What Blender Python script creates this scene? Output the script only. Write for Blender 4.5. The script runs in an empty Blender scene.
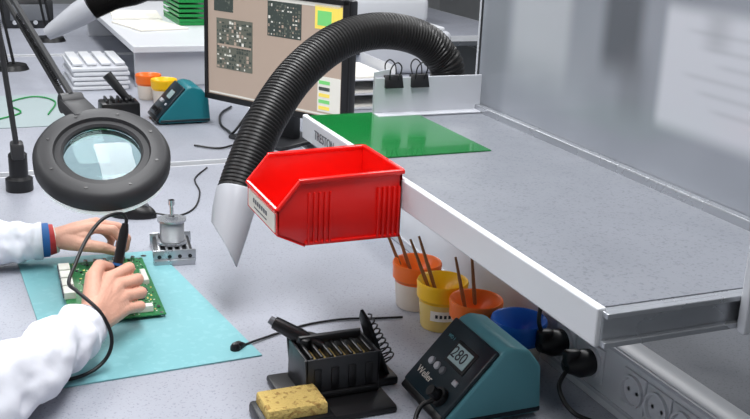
import bpy, bmesh, math, random
from mathutils import Vector, Matrix, noise
random.seed(7)
scene=bpy.context.scene
try:
    scene.view_settings.view_transform='Standard'
except Exception: pass

# ---------------------------------------------------------------- materials
def S(r,g,b):
    def f(c):
        c/=255.0
        return c/12.92 if c<=0.04045 else ((c+0.055)/1.055)**2.4
    return (f(r),f(g),f(b),1.0)
def mat(name,col,rough=0.5,metal=0.0,trans=0.0,emit=0.0,speck=None,bump=0.0,bscale=60,alpha=1.0,ior=1.45,var=0.06,vscale=6,coat=0.0,smudge=0.0):
    m=bpy.data.materials.new(name); m.use_nodes=True
    nt=m.node_tree; b=nt.nodes['Principled BSDF']
    b.inputs['Roughness'].default_value=rough; b.inputs['Metallic'].default_value=metal
    b.inputs['Transmission Weight'].default_value=trans; b.inputs['IOR'].default_value=ior
    b.inputs['Alpha'].default_value=alpha; b.inputs['Coat Weight'].default_value=coat
    tc=nt.nodes.new('ShaderNodeTexCoord')
    n=nt.nodes.new('ShaderNodeTexNoise'); n.inputs['Scale'].default_value=vscale; n.inputs['Detail'].default_value=4
    nt.links.new(tc.outputs['Object'],n.inputs['Vector'])
    mx=nt.nodes.new('ShaderNodeMix'); mx.data_type='RGBA'
    mx.inputs[6].default_value=tuple(c*(1-var) for c in col[:3])+(1,)
    mx.inputs[7].default_value=tuple(min(1,c*(1+var)) for c in col[:3])+(1,)
    nt.links.new(n.outputs['Fac'],mx.inputs[0])
    out=mx.outputs[2]
    if speck:
        sc,colr,lo,amt=speck
        n2=nt.nodes.new('ShaderNodeTexNoise'); n2.inputs['Scale'].default_value=sc; n2.inputs['Detail'].default_value=2
        nt.links.new(tc.outputs['Object'],n2.inputs['Vector'])
        r=nt.nodes.new('ShaderNodeMapRange'); r.inputs[1].default_value=lo; r.inputs[2].default_value=lo+0.08
        r.inputs[3].default_value=0; r.inputs[4].default_value=amt
        nt.links.new(n2.outputs['Fac'],r.inputs[0])
        m2=nt.nodes.new('ShaderNodeMix'); m2.data_type='RGBA'; m2.inputs[7].default_value=colr
        nt.links.new(out,m2.inputs[6]); nt.links.new(r.outputs[0],m2.inputs[0]); out=m2.outputs[2]
    nt.links.new(out,b.inputs['Base Color'])
    if smudge>0:
        n4=nt.nodes.new('ShaderNodeTexNoise'); n4.inputs['Scale'].default_value=9; n4.inputs['Detail'].default_value=6
        nt.links.new(tc.outputs['Object'],n4.inputs['Vector'])
        r4=nt.nodes.new('ShaderNodeMapRange'); r4.inputs[1].default_value=0.35; r4.inputs[2].default_value=0.65
        r4.inputs[3].default_value=max(0.05,rough-smudge); r4.inputs[4].default_value=rough+smudge
        nt.links.new(n4.outputs['Fac'],r4.inputs[0]); nt.links.new(r4.outputs[0],b.inputs['Roughness'])
    if emit>0:
        nt.links.new(out,b.inputs['Emission Color']); b.inputs['Emission Strength'].default_value=emit
    if bump>0:
        n3=nt.nodes.new('ShaderNodeTexNoise'); n3.inputs['Scale'].default_value=bscale; n3.inputs['Detail'].default_value=3
        nt.links.new(tc.outputs['Object'],n3.inputs['Vector'])
        bp=nt.nodes.new('ShaderNodeBump'); bp.inputs['Strength'].default_value=bump; bp.inputs['Distance'].default_value=0.004
        nt.links.new(n3.outputs['Fac'],bp.inputs['Height']); nt.links.new(bp.outputs['Normal'],b.inputs['Normal'])
    return m
M={}
M['bench']=mat('bench_laminate',S(156,159,169),0.48,speck=(260,S(104,108,118),0.59,0.5),var=0.05,smudge=0.08)
M['shelf']=mat('shelf_laminate',S(120,123,130),0.40,speck=(270,S(82,85,94),0.57,0.5),var=0.06,smudge=0.08)
M['white']=mat('white_paint',S(220,222,226),0.30,var=0.03)
M['alu']=mat('aluminium',S(184,187,192),0.26,metal=0.7,var=0.05,smudge=0.08)
M['steel']=mat('steel',S(200,200,200),0.22,metal=1.0)
M['black']=mat('black_plastic',S(20,20,22),0.38)
M['rubber']=mat('black_rubber',S(30,29,29),0.40,var=0.2)
M['dgrey']=mat('dark_grey_plastic',S(42,43,46),0.38)
M['lamp']=mat('lamp_housing_plastic',S(46,46,48),0.5,var=0.1)
M['mgrey']=mat('mid_grey_plastic',S(110,113,118),0.4)
M['lgrey']=mat('light_grey_plastic',S(196,198,204),0.35)
M['nozzle']=mat('nozzle_grey_plastic',S(172,174,180),0.4,var=0.04)
M['red']=mat('red_plastic',S(234,26,20),0.26,var=0.05,coat=0.3)
M['label']=mat('paper_label',S(236,232,222),0.6)
M['ink']=mat('ink',S(40,40,48),0.6)
M['inkg']=mat('grey_ink',S(95,98,104),0.6)
M['greensheet']=mat('green_plastic_sheet',S(14,112,50),0.14,var=0.14,vscale=14,coat=0.4,bump=0.12,bscale=8)
M['matg']=mat('antistatic_mat',S(116,172,178),0.55,var=0.06,speck=(70,S(132,184,190),0.55,0.4))
M['matl']=mat('antistatic_mat_pale',S(154,168,170),0.5,var=0.05)
M['pcb']=mat('pcb_green',S(18,116,60),0.3,speck=(420,S(130,190,130),0.6,0.6),var=0.14,vscale=60,coat=0.3)
M['chip']=mat('chip_black',S(34,36,38),0.4)
M['gold']=mat('gold_pads',S(205,180,110),0.3,metal=0.7)
M['teal']=mat('teal_plastic',S(100,166,176),0.36,var=0.03)
M['teald']=mat('teal_plastic_dark',S(16,112,122),0.4,var=0.03)
M['panel']=mat('front_panel_dark',S(22,38,46),0.3)
M['lcd']=mat('lcd_glass',S(150,170,172),0.2,emit=0.12)
M['orange']=mat('orange_plastic',S(244,114,34),0.32,var=0.03)
M['yellow']=mat('yellow_plastic',S(250,194,20),0.32,var=0.03)
M['blue']=mat('blue_plastic',S(26,96,190),0.32,var=0.03)
M['potbody']=mat('translucent_plastic',S(244,232,218),0.25,trans=0.2)
M['potyel']=mat('translucent_yellow_plastic',S(248,216,128),0.25,trans=0.2)
M['wood']=mat('brush_wood',S(140,96,58),0.5,var=0.2,vscale=40)
M['bristle']=mat('bristle',S(80,60,44),0.8)
M['sponge']=mat('sponge_yellow',S(210,182,108),0.95,bump=1.0,bscale=220,speck=(120,S(150,110,58),0.55,0.7))
M['skin']=mat('skin',S(216,162,140),0.52,var=0.14,vscale=38,bump=0.25,bscale=240)
M['nail']=mat('nail',S(228,184,170),0.3)
M['coat']=mat('lab_coat_cotton',S(226,228,236),0.85,bump=0.3,bscale=40,var=0.04)
M['cuffblue']=mat('blue_wrist_band',S(36,96,160),0.6)
M['cuffred']=mat('red_trim',S(190,50,50),0.6)
M['solder']=mat('solder_wire',S(196,198,202),0.3,metal=0.85,bump=0.4,bscale=400)
M['lens']=mat('magnifier_glass',(0.66,0.90,0.88,1),0.02,trans=1.0,ior=1.25,var=0)
M['tube']=mat('lamp_tube_white',S(240,244,244),0.4,emit=0.3)
M['floor']=mat('floor_vinyl',S(110,114,120),0.5,speck=(90,S(90,94,100),0.6,0.5))
M['wall']=mat('wall_paint',S(190,192,194),0.8)
M['ceil']=mat('ceiling_paint',S(225,226,226),0.9)
M['scr_bg']=mat('screen_background',S(168,150,136),0.3,emit=0.30,var=0.03)
M['scr_dk']=mat('screen_dark_image',S(62,70,66),0.3,emit=0.22,speck=(90,S(140,144,130),0.60,0.5))
M['scr_md']=mat('screen_grey_image',S(98,100,90),0.3,emit=0.26)
M['scr_wh']=mat('screen_white',S(206,204,196),0.3,emit=0.36)
M['scr_ye']=mat('screen_yellow',S(222,200,90),0.3,emit=0.4)
M['scr_gr']=mat('screen_green',S(110,190,110),0.3,emit=0.4)
M['greenbin']=mat('green_bin',S(24,140,66),0.35)
M['bluelite']=mat('blue_grey_paint',S(120,150,176),0.5)
M['copper']=mat('iron_tip',S(150,120,90),0.3,metal=0.9)

# ---------------------------------------------------------------- mesh builder
class B:
    def __init__(s,name): s.name=name; s.v=[]; s.f=[]; s.m=[]; s.mats=[]; s.M=Matrix.Identity(4)
    def mi(s,k):
        if k not in s.mats: s.mats.append(k)
        return s.mats.index(k)
    def add(s,vs,fs,k):
        o=len(s.v); i=s.mi(k)
        s.v+= [s.M@Vector(x) for x in vs]
        for f in fs: s.f.append([o+j for j in f]); s.m.append(i)
    def box(s,c,sz,k,bev=0.0,rot=None,seg=2):
        bm=bmesh.new(); bmesh.ops.create_cube(bm,size=1.0)
        for v in bm.verts: v.co=Vector((v.co.x*sz[0],v.co.y*sz[1],v.co.z*sz[2]))
        if bev>0: bmesh.ops.bevel(bm,geom=bm.edges[:],offset=min(bev,min(sz)*0.45),segments=seg,profile=0.5,affect='EDGES')
        R=(rot if rot is not None else Matrix.Identity(3)).to_4x4()
        T=Matrix.Translation(Vector(c))@R
        bm.verts.ensure_lookup_table()
        s.add([T@v.co for v in bm.verts],[[v.index for v in f.verts] for f in bm.faces],k); bm.free()
    def prism(s,poly,axis_len,k,bev=0.0,frame=None,seg=2):
        bm=bmesh.new()
        vs=[bm.verts.new((p[0],0,p[1])) for p in poly]; f=bm.faces.new(vs)
        r=bmesh.ops.extrude_face_region(bm,geom=[f])
        for e in r['geom']:
            if isinstance(e,bmesh.types.BMVert): e.co.y+=axis_len
        bmesh.ops.recalc_face_normals(bm,faces=bm.faces[:])
        if bev>0: bmesh.ops.bevel(bm,geom=bm.edges[:],offset=bev,segments=seg,profile=0.5,affect='EDGES')
        T=frame if frame is not None else Matrix.Identity(4)
        bm.verts.index_update()
        s.add([T@v.co for v in bm.verts],[[v.index for v in f.verts] for f in bm.faces],k); bm.free()
    def tube(s,pts,rad,k,seg=12,caps=True,closed=False):
        pts=[Vector(p) for p in pts]; n=len(pts)
        if not isinstance(rad,(list,tuple)): rad=[rad]*n
        T=[]
        for i in range(n):
            a=pts[max(i-1,0)]; b=pts[min(i+1,n-1)]; d=(b-a)
            T.append(d.normalized() if d.length>1e-9 else Vector((0,0,1)))
        up=Vector((0,0,1)) if abs(T[0].z)<0.9 else Vector((1,0,0))
        N=(up-T[0]*up.dot(T[0])).normalized(); vs=[];fs=[]
        for i in range(n):
            N=(N-T[i]*N.dot(T[i])).normalized(); Bn=T[i].cross(N)
            for j in range(seg):
                a=2*math.pi*j/seg; vs.append(pts[i]+(N*math.cos(a)+Bn*math.sin(a))*rad[i])
        for i in range(n-1):
            for j in range(seg):
                j2=(j+1)%seg; fs.append([i*seg+j,i*seg+j2,(i+1)*seg+j2,(i+1)*seg+j])
        if caps: fs.append(list(range(seg))[::-1]); fs.append([(n-1)*seg+j for j in range(seg)])
        s.add(vs,fs,k)
    def cyl(s,p0,p1,r,k,r1=None,seg=20): s.tube([p0,p1],[r,r if r1 is None else r1],k,seg)
    def lathe(s,prof,c,k,axis=(0,0,1),seg=32,close=False):
        ax=Vector(axis).normalized(); q=Vector((0,0,1)).rotation_difference(ax).to_matrix(); c=Vector(c)
        vs=[];fs=[];n=len(prof)
        for (r,z) in prof:
            for j in range(seg):
                a=2*math.pi*j/seg; vs.append(c+q@Vector((r*math.cos(a),r*math.sin(a),z)))
        for i in range(n if close else n-1):
            i2=(i+1)%n
            for j in range(seg):
                j2=(j+1)%seg; fs.append([i*seg+j,i*seg+j2,i2*seg+j2,i2*seg+j])
        s.add(vs,fs,k)
    def ell(s,c,ax,rad,k,nu=12,nv=8):
        vs=[];fs=[];c=Vector(c)
        for i in range(nv+1):
            a=-math.pi/2+math.pi*i/nv
            for j in range(nu):
                t=2*math.pi*j/nu; cr=max(math.cos(a),1e-3)
                vs.append(c+ax[0]*(rad[0]*cr*math.cos(t))+ax[1]*(rad[1]*cr*math.sin(t))+ax[2]*(rad[2]*math.sin(a)))
        for i in range(nv):
            for j in range(nu): fs.append([i*nu+j,i*nu+(j+1)%nu,(i+1)*nu+(j+1)%nu,(i+1)*nu+j])
        s.add(vs,fs,k)
    def capsule(s,p0,r0,p1,r1,k,seg=22,rings=6):
        p0=Vector(p0);p1=Vector(p1);pts=[];rad=[]
        d=(p1-p0).normalized()
        for i in range(rings+1):
            a=-math.pi/2+ (math.pi/2)*i/rings
            pts.append(p0+d*math.sin(a)*r0); rad.append(max(math.cos(a)*r0,1e-4))
        for i in range(rings+1):
            a=(math.pi/2)*i/rings
            pts.append(p1+d*math.sin(a)*r1); rad.append(max(math.cos(a)*r1,1e-4))
        N=d.orthogonal().normalized(); Bn=d.cross(N); vs=[];fs=[]
        for p,r in zip(pts,rad):
            for j in range(seg):
                a=2*math.pi*j/seg; vs.append(p+(N*math.cos(a)+Bn*math.sin(a))*r)
        n=len(pts)
        for i in range(n-1):
            for j in range(seg):
                j2=(j+1)%seg; fs.append([i*seg+j,i*seg+j2,(i+1)*seg+j2,(i+1)*seg+j])
        fs.append(list(range(seg))[::-1]); fs.append([(n-1)*seg+j for j in range(seg)])
        s.add(vs,fs,k)
    def done(s,parent=None,angle=38,smooth=True,origin=True):
        me=bpy.data.meshes.new(s.name)
        c=Vector((0,0,0))
        if origin and s.v:
            xs=[v.x for v in s.v];ys=[v.y for v in s.v];zs=[v.z for v in s.v]
            c=Vector(((min(xs)+max(xs))/2,(min(ys)+max(ys))/2,min(zs)))
        me.from_pydata([tuple(v-c) for v in s.v],[],s.f)
        for k in s.mats: me.materials.append(M[k])
        me.polygons.foreach_set('material_index',s.m)
        me.polygons.foreach_set('use_smooth',[smooth]*len(s.f))
        me.update()
        bm=bmesh.new(); bm.from_mesh(me); bmesh.ops.recalc_face_normals(bm,faces=bm.faces[:]); bm.to_mesh(me); bm.free()
        if smooth:
            try: me.set_sharp_from_angle(angle=math.radians(angle))
            except Exception: pass
        o=bpy.data.objects.new(s.name,me); scene.collection.objects.link(o); o.location=c
        if parent:
            o.parent=parent; o.matrix_parent_inverse=Matrix.Translation(parent.location).inverted()
        return o
def empty(name,loc=(0,0,0)):
    e=bpy.data.objects.new(name,None); scene.collection.objects.link(e); e.empty_display_size=0.05; return e
def spline(pts,n=12):
    P=[Vector(p) for p in pts]; P=[P[0]*2-P[1]]+P+[P[-1]*2-P[-2]]; out=[]
    for i in range(1,len(P)-2):
        a,b,c,d=P[i-1],P[i],P[i+1],P[i+2]
        for k in range(n):
            t=k/n; out.append(0.5*((2*b)+(c-a)*t+(2*a-5*b+4*c-d)*t*t+(3*b-a-3*c+d)*t**3))
    out.append(P[-2]); return out
def text(body,size,Mx,k,parent,name,align='CENTER'):
    cu=bpy.data.curves.new(name,'FONT'); cu.body=body; cu.size=size; cu.align_x=align; cu.align_y='CENTER'; cu.extrude=0.0002
    cu.materials.append(M[k]); o=bpy.data.objects.new(name,cu); scene.collection.objects.link(o)
    o.parent=parent; o.matrix_parent_inverse=Matrix.Translation(parent.location).inverted()
    o.matrix_basis=Mx; return o
def frame(o,x,y,z):
    x=Vector(x).normalized();y=Vector(y).normalized();z=Vector(z).normalized()
    m=Matrix.Identity(4)
    for i in range(3): m[i][0]=x[i];m[i][1]=y[i];m[i][2]=z[i];m[i][3]=o[i]
    return m
Z=0.75
# ---------------------------------------------------------------- camera
th=math.radians(17.48); yaw=math.radians(23.17); rho=math.radians(2.4)
F=Vector((math.sin(yaw)*math.cos(th),math.cos(yaw)*math.cos(th),-math.sin(th)))
R0=Vector((math.cos(yaw),-math.sin(yaw),0)); U0=R0.cross(F)
R=R0*math.cos(rho)+U0*math.sin(rho); U=U0*math.cos(rho)-R0*math.sin(rho)
cd=bpy.data.cameras.new('camera'); cam=bpy.data.objects.new('camera',cd); scene.collection.objects.link(cam)
cam.matrix_world=frame((0,0,1.47),R,U,-F); cd.lens=48.0; cd.clip_start=0.05
scene.camera=cam
# ---------------------------------------------------------------- room
def slab(name,c,sz,k):
    b=B(name); b.box(c,sz,k); return b.done(smooth=False)
slab('floor',(1.25,4,-0.05),(7.6,12.2,0.1),'floor')
slab('ceiling',(1.25,4,3.05),(7.6,12.2,0.1),'ceil')
slab('wall_far',(1.25,10.05,1.5),(7.6,0.1,3),'wall')
slab('wall_near',(1.25,-2.05,1.5),(7.6,0.1,3),'wall')
slab('wall_left',(-2.5,4,1.5),(0.1,12,3),'wall')
slab('wall_right',(5.0,4,1.5),(0.1,12,3),'wall')
# ---------------------------------------------------------------- benches
def bench(x0,x1,y0,y1,name='workbench',z=Z,k='bench'):
    b=B(name)
    b.box(((x0+x1)/2,(y0+y1)/2,z-0.014),(x1-x0-0.006,y1-y0-0.006,0.028),k)
    for (cx,cy,sx,sy) in (((x0+x1)/2,y0,x1-x0,0.006),((x0+x1)/2,y1,x1-x0,0.006),(x0,(y0+y1)/2,0.006,y1-y0),(x1,(y0+y1)/2,0.006,y1-y0)):
        b.box((cx,cy,z-0.015),(sx,sy,0.030),'white',0.001)
    for yy in (y0+0.12,y1-0.12):
        b.box((x1-0.15,yy,z/2-0.015),(0.08,0.05,z-0.032),'alu',0.004)
        b.box(((x0+x1)/2+0.05,yy,0.03),(x1-x0-0.2,0.06,0.05),'alu',0.006)
        b.box(((x0+x1)/2,yy,z-0.05),(x1-x0-0.15,0.05,0.04),'alu',0.004)
    b.box((x1-0.15,(y0+y1)/2,z-0.09),(0.03,y1-y0-0.3,0.06),'alu',0.004)
    return b.done(smooth=False)
bench(-0.12,0.925,0.72,2.60)
bench(-0.12,0.925,2.65,4.50)
bench(-0.12,0.925,4.56,6.50)
bench(0.98,1.95,0.60,2.45,k='shelf')
bench(0.98,1.95,2.50,4.35,k='bench')
# ---------------------------------------------------------------- upper shelf
b=B('bench_shelf')
sx0,sx1,sy0,sy1,sz=0.552,0.876,0.73,1.612,1.10
b.box(((sx0+sx1)/2,(sy0+sy1)/2,sz-0.012),(sx1-sx0-0.008,sy1-sy0-0.008,0.024),'shelf')
b.box((sx0,(sy0+sy1)/2,sz-0.0185),(0.010,sy1-sy0+0.006,0.041),'white',0.002)
b.box(((sx0+sx1)/2,sy0,sz-0.019),(sx1-sx0,0.010,0.036),'alu',0.002)
b.box(((sx0+sx1)/2,sy0-0.008,sz-0.004),(sx1-sx0,0.008,0.006),'alu',0.001)
b.box(((sx0+sx1)/2,sy0-0.008,sz-0.034),(sx1-sx0,0.008,0.006),'alu',0.001)
b.box(((sx0+sx1)/2,sy1,sz-0.019),(sx1-sx0,0.010,0.036),'alu',0.002)
b.box((sx1,(sy0+sy1)/2,sz-0.005),(0.014,sy1-sy0,0.034),'alu',0.002)
b.box((sx1-0.05,(sy0+sy1)/2,sz-0.045),(0.04,sy1-sy0-0.1,0.035),'alu',0.003)
for yy in (0.82,1.55): b.box(((sx0+sx1)/2+0.02,yy,sz-0.042),(sx1-sx0-0.06,0.03,0.034),'alu',0.003)
b.prism([(0.712,1.06),(0.712,1.155),(0.722,1.168),(0.90,1.168),(0.90,1.06)],0.012,'lgrey',0.002,Matrix.Translation((0,0.706,0)))
for yy in (0.66,1.640):
    b.box((0.918,yy,1.425),(0.034,0.034,1.35),'lgrey',0.004)
    b.box((0.9005,yy,1.425),(0.002,0.008,1.33),'dgrey')
    b.box((0.890,yy,1.11),(0.03,0.03,0.05),'alu',0.003)
shelf=b.done(smooth=False)
bpy.context.view_layer.update()
text('TRESTON',0.022,frame((sx0-0.0062,1.50,sz-0.019),(0,-1,0),(0,0,1),(-1,0,0)),'inkg',shelf,'edge_lettering')
# ---------------------------------------------------------------- screen panel behind shelf
pm=bpy.data.materials.new('acrylic_painted_view'); pm.use_nodes=True; nt=pm.node_tree; bs=nt.nodes['Principled BSDF']  # opaque panel; the blurred view through it is painted into the colour
geo=nt.nodes.new('ShaderNodeTexCoord'); sep=nt.nodes.new('ShaderNodeSeparateXYZ'); nt.links.new(geo.outputs['Object'],sep.inputs[0])
nz=nt.nodes.new('ShaderNodeTexNoise'); nz.inputs['Scale'].default_value=5; nz.inputs['Detail'].default_value=1; nt.links.new(geo.outputs['Object'],nz.inputs['Vector'])
def mr(src,a,b_):
    r=nt.nodes.new('ShaderNodeMapRange'); r.interpolation_type='SMOOTHSTEP'; r.inputs[1].default_value=a; r.inputs[2].default_value=b_; nt.links.new(src,r.inputs[0]); return r.outputs[0]
def mul(a,b_):
    r=nt.nodes.new('ShaderNodeMath'); r.operation='MULTIPLY'
    nt.links.new(a,r.inputs[0]) 
    if isinstance(b_,float): r.inputs[1].default_value=b_
    else: nt.links.new(b_,r.inputs[1])
    return r.outputs[0]
def boxmask(y0,y1,z0,z1,e=0.02,ez=0.02):
    return mul(mul(mr(sep.outputs[1],y0-e,y0+e),mr(sep.outputs[1],y1+e,y1-e)),mul(mr(sep.outputs[2],z0-ez,z0+ez),mr(sep.outputs[2],z1+ez,z1-ez)))
def mixc(src,fac,col):
    r=nt.nodes.new('ShaderNodeMix'); r.data_type='RGBA'
    nt.links.new(fac,r.inputs[0]); nt.links.new(src,r.inputs[6]); r.inputs[7].default_value=col; return r.outputs[2]
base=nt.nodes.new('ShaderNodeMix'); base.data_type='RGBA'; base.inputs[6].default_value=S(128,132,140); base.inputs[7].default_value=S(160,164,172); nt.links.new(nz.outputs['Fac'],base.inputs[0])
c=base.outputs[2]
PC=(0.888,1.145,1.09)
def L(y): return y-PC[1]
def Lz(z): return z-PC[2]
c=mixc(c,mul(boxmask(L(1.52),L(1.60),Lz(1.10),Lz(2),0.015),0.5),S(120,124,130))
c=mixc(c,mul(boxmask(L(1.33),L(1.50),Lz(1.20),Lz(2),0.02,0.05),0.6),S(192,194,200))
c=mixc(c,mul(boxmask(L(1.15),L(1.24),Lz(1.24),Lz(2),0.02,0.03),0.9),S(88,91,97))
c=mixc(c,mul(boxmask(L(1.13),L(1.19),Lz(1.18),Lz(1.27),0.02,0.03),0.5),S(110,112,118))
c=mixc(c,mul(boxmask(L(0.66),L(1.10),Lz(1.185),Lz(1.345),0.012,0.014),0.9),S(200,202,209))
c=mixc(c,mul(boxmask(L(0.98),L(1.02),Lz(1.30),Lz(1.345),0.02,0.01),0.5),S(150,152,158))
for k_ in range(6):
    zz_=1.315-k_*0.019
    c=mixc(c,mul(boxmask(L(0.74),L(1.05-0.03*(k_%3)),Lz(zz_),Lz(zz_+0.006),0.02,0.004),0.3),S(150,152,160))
nt.links.new(c,bs.inputs['Base Color']); bs.inputs['Roughness'].default_value=0.16
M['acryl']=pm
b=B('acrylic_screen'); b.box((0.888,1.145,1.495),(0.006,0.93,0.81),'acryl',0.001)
o=b.done(parent=shelf,smooth=False)
# ---------------------------------------------------------------- green sheet
b=B('green_plastic_sheet'); b.box((0.652,1.456,sz+0.0012),(0.194,0.297,0.0016),'greensheet',rot=Matrix.Rotation(0.01,3,'Z')); b.done(smooth=False)
b=B('metal_divider_plate')
b.box((0.775,1.590,sz+0.033),(0.21,0.003,0.066),'lgrey',0.001)
b.box((0.775,1.578,sz+0.0022),(0.21,0.026,0.003),'lgrey',0.001)
b.prism([(0.67,0.001),(0.67,0.075),(0.70,0.080),(0.70,0.066),(0.72,0.066),(0.72,0.001)],0.003,'lgrey',0,Matrix.Translation((0,1.5935,sz)))
dv=b.done(parent=shelf,smooth=False)
for i,(cx,dz) in enumerate(((0.705,0.083),(0.755,0.068))):
    b=B('binder_clip'); zt=sz+0.048
    b.prism([(-0.012,0.0),(0.012,0.0),(0.003,0.022),(-0.003,0.022)],0.034,'black',0.001,frame((cx-0.017,1.5925,zt),(0,1,0),(1,0,0),(0,0,1)))
    for sgn in(-1,1):
        pts=spline([(cx-0.008,1.592+sgn*0.004,zt+0.012),(cx-0.010,1.592+sgn*0.014,zt+0.036),(cx,1.592+sgn*0.017,zt+0.046),(cx+0.010,1.592+sgn*0.014,zt+0.036),(cx+0.008,1.592+sgn*0.004,zt+0.012)],6)
        b.tube(pts,0.0013,'black',6)
    b.done()
# ---------------------------------------------------------------- red bin
bx=B('parts_bin')
y0,y1=1.190,1.332
prof=[(0.41,1.020),(0.548,1.020),(0.548,1.113),(0.402,1.109),(0.370,1.072),(0.372,1.038)]
tk=0.0035
bx.prism(prof,tk,'red',0.0008,Matrix.Translation((0,y0,0)))
bx.prism(prof,tk,'red',0.0008,Matrix.Translation((0,y1-tk,0)))
bx.box((0.478,(y0+y1)/2,1.0218),(0.138,y1-y0,tk),'red')
bx.box((0.546,(y0+y1)/2,1.0665),(tk,y1-y0,0.093),'red')
bx.box((0.391,(y0+y1)/2,1.0292),(0.043,y1-y0,tk),'red',rot=Matrix.Rotation(math.atan2(0.018,0.038),3,'Y'))
bx.box((0.3725,(y0+y1)/2,1.055),(tk,y1-y0,0.036),'red',0.001)
for yy in (y0,y1):
    bx.box((0.475,yy,1.1115),(0.15,0.009,0.006),'red',0.0015,rot=Matrix.Rotation(-0.027,3,'Y'))
    bx.tube([(0.402,yy,1.109),(0.371,yy,1.072)],0.0035,'red',8)
bx.box((0.5475,(y0+y1)/2,1.114),(0.007,y1-y0,0.006),'red',0.0015)
bx.tube([(0.371,y0,1.072),(0.371,y1,1.072)],0.0035,'red',8)
for xs in (0.414,0.4215,0.429,0.4365,0.444,0.513,0.5205,0.528,0.5355,0.543):
    for yy,sg in ((y0,-1),(y1,1)):
        bx.box((xs,yy+sg*0.0018,1.058),(0.0036,0.0055,0.072),'red',0.0016)
for xs,xe in ((0.408,0.410),):
    bx.box((0.478,y0-0.001,1.0235),(0.138,0.004,0.004),'red',0.001)
bx.box((0.3700,(y0+y1)/2-0.003,1.053),(0.002,0.126,0.025),'label')
for i in range(7): bx.box((0.3687,(y0+y1)/2+0.032-i*0.010,1.056),(0.0004,0.006,0.006),'inkg')
bx.box((0.3687,(y0+y1)/2,1.047),(0.0004,0.06,0.0016),'inkg')
bx.done(smooth=True)
# ---------------------------------------------------------------- extraction hose
b=B('fume_extraction_hose')
ctrl=[(0.955,1.99,0.82),(0.972,1.91,1.085),(0.945,1.905,1.155),(0.885,1.902,1.192),(0.795,1.889,1.205),(0.70,1.861,1.188),(0.603,1.816,1.134),(0.524,1.757,1.061),(0.473,1.709,0.988),(0.447,1.681,0.944)]
sp=spline(ctrl,30)
d=[0]
for i in range(1,len(sp)): d.append(d[-1]+(sp[i]-sp[i-1]).length)
tot=d[-1]; step=0.0018; pts=[];rad=[];j=0;k=0
s_=0
while s_<tot:
    while d[j+1]<s_: j+=1
    t=(s_-d[j])/(d[j+1]-d[j]); pts.append(sp[j].lerp(sp[j+1],t)); rad.append(0.0375 if (k%4)<2 else 0.0350); s_+=step; k+=1
b.tube(pts,rad,'rubber',30)
p0=Vector((0.451,1.685,0.951)); p1=Vector((0.404,1.619,0.842)); ax=(p1-p0).normalized()
lf=Vector((-0.90,0.44,0.0))
Nx=(lf-ax*ax.dot(lf)).normalized(); Ny=ax.cross(Nx)
seg=40; vs=[];fs=[]; Ln=(p1-p0).length
rows=[(0,0.036,0),(0.012,0.038,0),(0.03,0.0385,0),(0.25,0.0385,0.12),(0.6,0.037,0.5),(1.0,0.034,1.0)]
inner=[(1.0,0.032,1.0),(0.6,0.035,0.5),(0.03,0.036,0)]
for (t,r,sh) in rows+inner:
    for j in range(seg):
        a=2*math.pi*j/seg; ca=math.cos(a)
        off=-0.074*sh*(ca*0.5+0.5)
        rr_=r*(1-0.18*sh*(0.5-0.5*ca))
        vs.append(p0+ax*(t*Ln+0.004*sh+off)+Nx*(r*ca if ca>0 else rr_*ca)+Ny*(rr_*math.sin(a)))
nr=len(rows)+len(inner)
for i in range(nr-1):
    for j in range(seg):
        j2=(j+1)%seg; fs.append([i*seg+j,i*seg+j2,(i+1)*seg+j2,(i+1)*seg+j])
b.add(vs,fs,'nozzle')
b.done(angle=50)
# ---------------------------------------------------------------- antistatic mat
b=B('antistatic_mat')
q=[(0.08,1.972),(0.352,1.955),(0.42,1.42),(0.105,1.405)]
vs=[(x,y,Z+0.0002) for x,y in q]+[(x,y,Z+0.0025) for x,y in q]
b.add(vs,[[0,1,2,3],[4,5,6,7],[0,1,5,4],[1,2,6,5],[2,3,7,6],[3,0,4,7]],'matg')
b.lathe([(0.0001,0.0030),(0.006,0.0030),(0.006,0.0025)],(0.320,1.93,Z),'steel',seg=16)
b.done(smooth=False)
# ---------------------------------------------------------------- circuit board
rng=random.Random(3)
b=B('circuit_board'); zb=Z+0.009
fr=frame((0.228,1.760,0),(0.999,-0.03,0),(0.03,0.999,0),(0,0,1)); b.M=fr
b.box((0,0,zb),(0.160,0.290,0.002),'pcb')
for cx in (-0.073,0.073):
    for cy in (-0.138,0.138): b.cyl((cx,cy,Z+0.0025),(cx,cy,zb-0.001),0.003,'steel',seg=8); b.lathe([(0.0001,0.0016),(0.0035,0.0016),(0.0035,0.001)],(cx,cy,zb),'steel',seg=12)
occ=[(x_,y_,0.008,0.008) for x_ in(-0.073,0.073) for y_ in(-0.138,0.138)]
def place(n,sx,sy,h,k):
    c=0;tries=0
    while c<n and tries<500:
        tries+=1
        w,hh=(sx,sy) if rng.random()<.5 else (sy,sx)
        x=rng.uniform(-0.076+w/2,0.076-w/2); y=rng.uniform(-0.140+hh/2,0.140-hh/2)
        if all(abs(x-a)>(w+c_)/2+0.0008 or abs(y-bb)>(hh+d_)/2+0.0008 for a,bb,c_,d_ in occ):
            occ.append((x,y,w,hh)); c+=1; b.box((x,y,zb+0.001+h/2),(w,hh,h),k,0.0003,seg=1)
occ.append((-0.068,0.03,0.024,0.18)); 
for yy in (0.10,0.06,0.02,-0.02): 
    b.box((-0.072,yy,zb+0.007),(0.020,0.034,0.013),'label',0.001)
    for q_ in range(4): b.box((-0.083,yy-0.012+q_*0.008,zb+0.007),(0.002,0.005,0.008),'inkg')
b.box((0.03,-0.125,zb+0.007),(0.06,0.014,0.012),'label',0.001); occ.append((0.03,-0.125,0.062,0.016))
b.box((0.068,0.03,zb+0.005),(0.010,0.06,0.009),'label',0.001); occ.append((0.068,0.03,0.012,0.062))
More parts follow.
